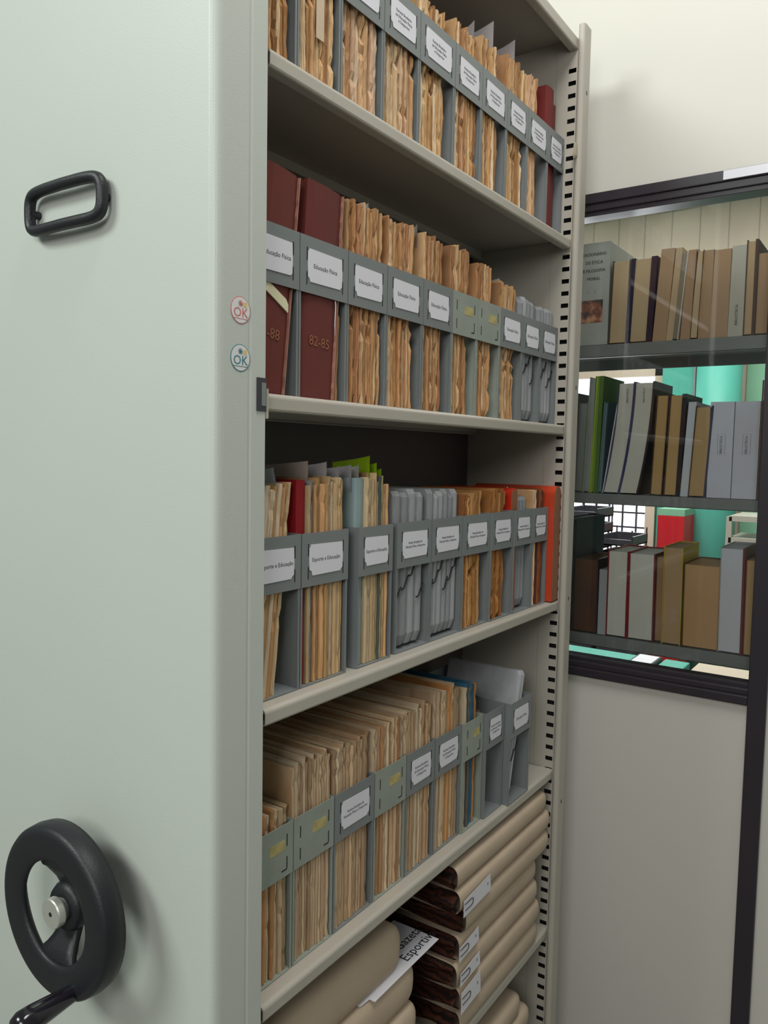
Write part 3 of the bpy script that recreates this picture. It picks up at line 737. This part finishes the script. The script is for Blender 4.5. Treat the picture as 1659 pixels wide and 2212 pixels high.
# curled tag and torn label at the far upright
bm = bmesh.new(); A = []
for k in range(9):
    a = math.radians(-40+k*22); A.append((.006+.006*math.cos(a), .895+.012*math.sin(a)))
vs = [[bm.verts.new((x, y, 2.11)), bm.verts.new((x, y, 2.135))] for x, y in A]
for a, b in zip(vs, vs[1:]): bm.faces.new((a[0], b[0], b[1], a[1]))
bmesh.ops.solidify(bm, geom=bm.faces[:], thickness=.0006)
simple('curled_tape', bm, 'tint', 'curled piece of cream tape sticking out by the slotted upright, top shelf', 'tape', color=(226, 218, 196))

# ------------------------------------------------------------------ kraft wrapped newspaper bundles
def bundle(name_y0, y1, z0, z1, x, label, group, depth=.2, sag=.0, seed=0):
    rnd = random.Random(seed); y0 = name_y0; h = z1-z0; H2 = h/2
    t = tag(empty('wrapped_newspaper_bundle', (0, 0, 0)), label, 'bundle', group)
    n = 10; prof = []
    for k in range(n+1):
        a = math.pi*(k/n-.5); ca, sa = math.cos(a), math.sin(a)
        prof.append((-.022+.022*math.copysign(abs(ca)**.6, ca), H2*math.copysign(abs(sa)**.7, sa)))
    ys = [y0, y0+.004]+[y0+(y1-y0)*k/12 for k in range(1, 11)]+[y1-.03, y1-.018, y1-.009, y1-.003, y1]
    bm = bmesh.new(); rings = []
    for y in ys:
        e = (y1-y)/.034; q = 1 if e >= 1 else math.sqrt(max(0, 1-(1-e)**2)); q = .30+.70*q
        w = 1+.03*math.sin(y*31+seed)
        zz = (z0+z1)/2
        ring = [bm.verts.new((x-(1-q)*.030+p[0]*w, y, zz+p[1]*q)) for p in prof]
        ring = [bm.verts.new((x-depth, y, zz-H2*q))]+ring+[bm.verts.new((x-depth, y, zz+H2*q))]
        rings.append(ring)
    for a, b in zip(rings, rings[1:]):
        for i in range(len(a)-1): bm.faces.new((a[i], b[i], b[i+1], a[i+1]))
        bm.faces.new((a[-1], b[-1], b[0], a[0]))
    bm.faces.new(rings[-1])
    mesh_obj('kraft_wrapper', bm, 'kraft', t, smooth=True)
    # browned newspapers at the open end, a touch inside and bulging in waves
    bm = bmesh.new(); NX, NZ = 26, 8; G = []
    for i in range(NX+1):
        u = i/NX; xx = x-.006-u*(depth-.006); row = []
        for j in range(NZ+1):
            v = j/NZ; zz = z0+.003+(h-.006)*v+.004*math.sin(u*9+seed)*math.sin(math.pi*v)
            row.append(bm.verts.new((xx, y0+.002+.007*math.sin(v*math.pi*3+seed+u*3)-.010*math.sin(math.pi*v), zz)))
        G.append(row)
    for i in range(NX):
        for j in range(NZ): bm.faces.new((G[i][j], G[i+1][j], G[i+1][j+1], G[i][j+1]))
    bmesh.ops.solidify(bm, geom=bm.faces[:], thickness=-.02)
    mesh_obj('newspaper_edges', bm, 'brown', t, smooth=True)
    return t
zt = SH[5]+.001
rz = [zt, .505, .553, .601, .648, .694, .738, .782]
pos = ['lowest', 'second from the bottom', 'third from the bottom', 'fourth from the bottom', 'fifth from the bottom', 'next to topmost', 'topmost']
for k in range(7):
    xx = [.004, .006, .004, .002, .008, .008, .004][k]; ye = [.868, .872, .862, .856, .905, .908, .896][k]; ys_ = [.505, .500, .490, .500, .512, .488, .484][k]
    bundle(ys_, ye, rz[k]+.0005, rz[k+1]-.0005, xx, 'kraft wrapped newspaper bundle, %s in the far pile' % pos[k], 'far pile of wrapped bundles', .19, seed=k)
lz = [zt, .524, .592, .662, .742]
for k in range(4):
    bundle(-.004, [.395, .400, .396, .362][k], lz[k]+.0005, lz[k+1]-.0015, [-.012, -.012, -.016, -.022][k], 'kraft wrapped newspaper bundle, %s in the near pile' % ['lowest', 'second from the bottom', 'second from the top', 'thick topmost one'][k], 'near pile of wrapped bundles', .18, seed=20+k)
for k in range(6):
    z0 = SH[6]+.001+k*.047
    bundle(.42, [.80, .81, .80, .79, .84, .80][k], z0, z0+.0465, [.0, .002, .0, .004, .004, .0][k], 'kraft wrapped bundle in the bottom pile, %s' % ['lowest', 'second', 'third', 'fourth', 'next to topmost', 'topmost'][k], 'bottom pile of wrapped bundles', .19, seed=40+k)
# printed sheet under the topmost near bundle
bm = bmesh.new(); zs_ = .6632
v = [(-.115, .24), (-.108, .455), (-.0145, .455), (-.014, .262), (-.024, .262), (-.026, .24)]
prism(bm, v, 'z', zs_-.0006, zs_)
ps = simple('title_sheet', bm, 'white', 'white sheet printed Gazeta Esportiva tucked under the topmost near bundle', 'sheet')
for ln, xx, y in (('Gazeta', -.058, .4235), ('Esportiva', -.033, .4185)):
    text_obj('lettering', ln, .0255, ps, (xx, y, zs_+.0003), (0, 0, math.pi/2), 'inkdark')
# clipped tags
for k, (y0, zc, x, lab) in enumerate([(.4965, .707, .0105, 'highest white tag clipped to the far pile of bundles'), (.4935, .622, .0055, 'white tag with paper clip just below the middle of the far pile'), (.497, .575, .0075, 'third white clipped tag on the far pile of bundles'), (.500, .530, .0085, 'large white tag clipped low on the far pile of bundles')]):
    w = .105 if k == 0 else .075; hh = [.036, .032, .03, .046][k]
    t = tag(empty('clipped_tag', (x, y0, zc)), lab, 'tag', 'white tags clipped to the bundles')
    bm = bmesh.new(); prism(bm, [(0, -hh/2), (w, -hh/2+.004), (w-.004, hh/2), (0, hh/2-.006)], 'x', 0, .0005); mesh_obj('tag_card', bm, 'white', t)
    bm = bmesh.new(); c = []
    for q in range(-90, 91, 20): c.append((.0012, .028+.006*math.cos(math.radians(q)), .006*math.sin(math.radians(q))))
    c = [(.0012, .004, -.006)]+c+[(.0012, .002, .006)]
    tube(bm, c, .0006, 6); mesh_obj('paper_clip', bm, 'wire', t, smooth=True)
    text_obj('lettering', '|||', .006, t, (.0007, w-.014, .004), PX, 'ink')

# ------------------------------------------------------------------ library shelves behind the glass
rear = tag(empty('rear_bookcase', (0, 0, 0)), 'grey steel bookcase behind the glass holding three rows of books', 'bookcase')
BX0, BX1, BYF, BYB = -.62, .95, 1.121, 1.40
for (zt_, zb_) in ((1.758, 1.729), (1.4145, 1.390), (1.080, 1.052), (2.20, 2.17), (.72, .69)):
    bm = bmesh.new(); box(bm, BX0, BX1, BYF, BYB, zt_-.002, zt_, bev=.0006); box(bm, BX0, BX1, BYF, BYF+.0015, zb_, zt_-.001, bev=.0004); box(bm, BX0, BX1, BYF, BYF+.012, zb_, zb_+.0015); box(bm, BX0, BX1, BYB-.0015, BYB, zb_, zt_-.001)
    if zt_ > 2.1 or zt_ < 1: continue
    mesh_obj('shelf', bm, 'rack', rear)
for x in (BX0, BX1-.03):
    for y in (BYF, BYB-.03): mesh_obj('post', box(bmesh.new(), x, x+.03, y, y+.03, 0, 2.2, bev=.001), 'rack', rear)
def row(name, x0, x1, z0, h, page, cov, label, dx=0., curve=0., d=.15, cl=.0022, cr=.0022, flat=False, grp=None, front=0.):
    """a book standing with its fore-edge to the viewer: page block plus two boards; dx shifts the top, curve bends it"""
    t = tag(empty(name, (x0, BYF+.004+front, z0)), label, 'book', grp); w = x1-x0; N_ = 10
    def slab(a, b, y0, y1, h0, h1):
        bm = bmesh.new(); rows = []
        for k in range(N_+1):
            u = k/N_; z = h0+(h1-h0)*u; s = dx*(u if not curve else u**(1-curve) if False else (1-curve)*u+curve*(2*u-u*u))
            rows.append([bm.verts.new((p+s, y, z)) for p, y in ((a, y0), (b, y0), (b, y1), (a, y1))])
        for A, B in zip(rows, rows[1:]):
            for k in range(4): bm.faces.new((A[k], A[(k+1) % 4], B[(k+1) % 4], B[k]))
        bm.faces.new(rows[0]); bm.faces.new(rows[-1]); bmesh.ops.recalc_face_normals(bm, faces=bm.faces[:]); return bm
    pl = slab(cl, w-cr, .003, d-.003, .003 if cov else .0005, h-.003)
    o = mesh_obj('page_block', pl, 'pages', t, color=page)
    if cov:
        if cl > 0: mesh_obj('board', slab(0, cl, 0, d, .0005, h), 'tint', t, color=cov[0])
        if cr > 0: mesh_obj('board', slab(w-cr, w, 0, d, .0005, h), 'tint', t, color=cov[1])
        mesh_obj('spine', slab(cl, w-cr, d-.003, d, .0005, h), 'tint', t, color=cov[0])
    return t
zA = 1.7585
T = (204, 178, 142); T2 = (192, 162, 130); T3 = (212, 190, 154); BR = (96, 74, 64); NV = (40, 38, 70); GR = (176, 178, 172)
# slipcase with printed side
t = tag(empty('slipcase', (-.082, BYF+.004, zA)), 'pale grey slipcase titled DICIONÁRIO DE ÉTICA E FILOSOFIA MORAL behind the glass', 'book box')
mesh_obj('case', box(bmesh.new(), 0, .094, 0, .17, .0005, .235, bev=.0015), 'tint', t, color=(186, 192, 186))
for k, ln in enumerate(('DICIONÁRIO', 'DE ÉTICA', 'E FILOSOFIA', 'MORAL')):
    text_obj('lettering', ln, .0102, t, (.0565, -.0005, .208-k*.0185), NY, 'inkdark', sx=.95)
text_obj('lettering', '1      2', .008, t, (.052, -.0005, .122), NY, 'ink'); text_obj('lettering', '- - - -', .007, t, (.052, -.0005, .028), NY, 'ink')
bm = bmesh.new()
box(bm, .028, .080, -.0010, .0005, .052, .104)
picm, tt, bb = nt('printed_picture'); bb.inputs['Roughness'].default_value = .5
n_ = tt.nodes.new('ShaderNodeTexNoise'); n_.inputs['Scale'].default_value = 45; n_.inputs['Detail'].default_value = 2
tc_ = tt.nodes.new('ShaderNodeTexCoord'); tt.links.new(tc_.outputs['Object'], n_.inputs['Vector'])
r_ = tt.nodes.new('ShaderNodeValToRGB'); e_ = r_.color_ramp.elements; e_[0].position = .38; e_[0].color = lin((44, 38, 44)); e_[1].position = .65; e_[1].color = lin((214, 160, 120)); x_ = e_.new(.52); x_.color = lin((150, 76, 50))
tt.links.new(n_.outputs['Fac'], r_.inputs['Fac']); tt.links.new(r_.outputs['Color'], bb.inputs['Base Color'])
mesh_obj('picture', bm, picm, t)
row('book', .0145, .0545, zA, .188, T3, (BR, BR), 'tan-paged book with brown boards right of the grey slipcase', .004)
row('book', .0550, .1125, zA, .188, T3, (NV, (60, 40, 60)), 'tan-paged book between navy and dark purple boards, upper rear row', .006, cl=.009, cr=.013)
row('book', .1135, .1430, zA, .204, T2, None, 'speckled tan paperback leaning right after the dark purple board', .012, cl=0, cr=0)
row('book', .1435, .1570, zA, .203, T3, None, 'slim paler tan paperback in the upper rear row', .014, cl=0, cr=0)
row('book', .1575, .1700, zA, .188, (160, 150, 128), (GR, (226, 226, 222)), 'slim greyish book with a white right edge, upper rear row', .0140, cl=0.001, cr=.002)
row('book', .1735, .1940, zA, .195, T2, None, 'brown paged book leaning left of the labelled tan one, upper rear row', .010, cl=0, cr=0)
row('book', .1945, .2100, zA, .189, T3, (BR, BR), 'thin light tan book with brown boards, upper rear row', .006, cl=.001, cr=.001)
row('book', .2105, .2345, zA, .190, T2, None, 'tan book with small stamp on its page edges, upper rear row', .003, cl=0, cr=0)
row('book', .2350, .2700, zA, .188, T2, None, 'broad dark tan block before the white-spined book, upper rear row', .001, cl=0, cr=0)
w_ = row('book', .2705, .3005, zA, .192, (206, 208, 196), None, 'greyish white book with a vertical stamped label, upper rear row', .002, cl=0, cr=0)
text_obj('stamp', 'BIBLIOTECA', .008, w_, (.016, .0022, .045), (math.pi/2, -math.pi/2, 0), 'ink')
row('book', .3010, .3235, zA, .197, T, (BR, BR), 'taller tan book between two brown boards, upper rear row', .0, cl=.002, cr=.006)
row('book', .3240, .3480, zA, .170, T2, (BR, BR), 'short tan book by the dark post, upper rear row', .0, cl=.001, cr=.001)
for k in range(4): row('book', .35+k*.035, .383+k*.035, zA, .18+.01*(k % 2), T, (BR, NV), 'tan book hidden past the dark post, %s of its run' % ORD[k])
zB = 1.415; WH_ = (222, 224, 214); WB = (220, 226, 240)
row('book', -.0720, -.0560, zB, .234, (60, 60, 70), ((36, 38, 60), (36, 38, 60)), 'navy bound book at the left end of the middle rear row', .003)
row('book', -.0555, -.0340, zB, .212, (150, 154, 152), ((120, 130, 124), (110, 150, 110)), 'grey book with green edge beside the navy one, middle rear row', .006)
row('book', -.0335, -.0180, zB, .270, (160, 166, 162), (GR, GR), 'tall grey book left of the lime green one', .008)
row('book', -.0175, .0020, zB, .272, (150, 176, 70), ((150, 190, 50), (96, 126, 60)), 'tall lime green book in the middle rear row', .006, cl=.006, cr=.010)
row('book', .0025, .0120, zB, .212, (130, 150, 156), ((90, 140, 140), (90, 110, 120)), 'teal and grey book between the lime one and the curved white pair', .008, cl=.003)
row('book', .0125, .0150, zB, .210, (230, 230, 240), None, 'very thin bluish white booklet beside the curved white pair', .0275, cl=0, cr=0)
c1 = row('book', .0155, .0520, zB, .256, WH_, ((60, 70, 120), (70, 74, 120)), 'left thick white book of the curved leaning pair', .0280, .85, cl=.001, cr=.003)
c2 = row('book', .0525, .0970, zB, .256, WH_, ((70, 74, 120), (54, 38, 50)), 'right thick white book of the curved leaning pair', .0280, .85, cl=.002, cr=.005)
for o in (c1, c2): text_obj('stamp', 'BIBLIOTECA', .006, o, (.048, .0022, .225), (math.pi/2, -math.pi/2, 0), 'ink')
row('book', .1230, .1500, zB, .226, (200, 168, 116), ((70, 50, 44), (80, 56, 46)), 'golden-paged book, left of the matching two', .007)
row('book', .1530, .1880, zB, .226, (204, 172, 120), ((80, 56, 46), (40, 34, 44)), 'golden-paged book, right of the matching two, with black board', .006, cr=.009)
row('book', .1885, .2050, zB, .211, (214, 226, 236), None, 'slim bluish white book with dots along the edge', .010, cl=0, cr=0)
row('book', .2055, .2420, zB, .199, (196, 166, 118), ((90, 70, 56), (56, 54, 90)), 'tan book between the slim bluish and the broad white ones', .009, cr=.004)
for a, b, l in ((.2440, .2930, 'left broad white book with a stamp in the middle rear row'), (.2940, .3430, 'right broad white book with a stamp next to the brown board')):
    o = row('book', a, b, zB, .210, WB, None, l, .0, cl=0, cr=.0008 if a < .28 else 0); text_obj('stamp', 'BIBLIOTECA', .007, o, (.025, .0022, .115), (math.pi/2, -math.pi/2, 0), 'ink')
    bm = bmesh.new(); tube(bm, [(.018, .0025, .095), (.033, .0025, .095), (.033, .0025, .138), (.018, .0025, .138)], .0003, 4, closed=True); mesh_obj('stamp_border', bm, 'ink', o)
row('book', .3445, .3510, zB, .250, (140, 110, 84), ((130, 104, 80), (120, 96, 76)), 'tall thin brown board by the dark post, middle rear row')
for k in range(3): row('book', .36+k*.035, .393+k*.035, zB, .2, T, (BR, NV), 'tan book past the dark post in the middle rear row, %s' % ORD[k])
zC = 1.0805; RD = (140, 34, 46)
row('file_box', -.0880, -.0480, zC, .272, (52, 54, 66), ((40, 42, 50), (36, 38, 58)), 'tall dark file box at the left end of the lowest rear row', .004, d=.2)
row('book', -.0475, .0130, zC, .178, (96, 72, 60), ((90, 68, 58), (74, 62, 64)), 'dark brown block beside the tall dark file box', -.002, cl=.003, cr=.004)
row('book', .0140, .0340, zC, .158, (180, 190, 196), None, 'bluish grey book left of the red and white pair', 0, cl=0, cr=0)
row('book', .0345, .0835, zC, .203, (220, 224, 214), (RD, RD), 'left thick white-paged book of the pair with red boards', -.001, cl=.0025, cr=.0035)
row('book', .0840, .1440, zC, .202, (222, 226, 218), (RD, (130, 60, 60)), 'right thick white-paged book of the pair with red boards', -.002, cl=.0035, cr=.003)
row('book', .1445, .1620, zC, .198, (170, 138, 108), (BR, BR), 'tan block behind the yellow-edged book', -.002, cl=.001, cr=.001, front=.01)
row('book', .1625, .2040, zC, .222, (186, 158, 122), ((206, 180, 60), (206, 180, 60)), 'tan book with yellow boards in the lowest rear row', -.002, cl=.0018, cr=.0018)
row('book', .2080, .2820, zC, .188, (202, 164, 118), (BR, (190, 150, 110)), 'widest stained tan book in the lowest rear row', -.002, cl=.001, cr=.001)
row('book', .2830, .3320, zC, .230, (216, 222, 232), ((200, 200, 200), (120, 50, 46)), 'tall bluish white book with a dark red right board', -.003, cl=.0012, cr=.005)
row('book', .3330, .3540, zC, .208, (204, 170, 122), ((120, 50, 46), BR), 'spotted tan book by the dark post in the lowest rear row', -.002, cl=.002, cr=.001)
for k in range(3): row('book', .36+k*.035, .393+k*.035, zC, .2, T, (BR, NV), 'tan book past the dark post in the lowest rear row, %s' % ORD[k])
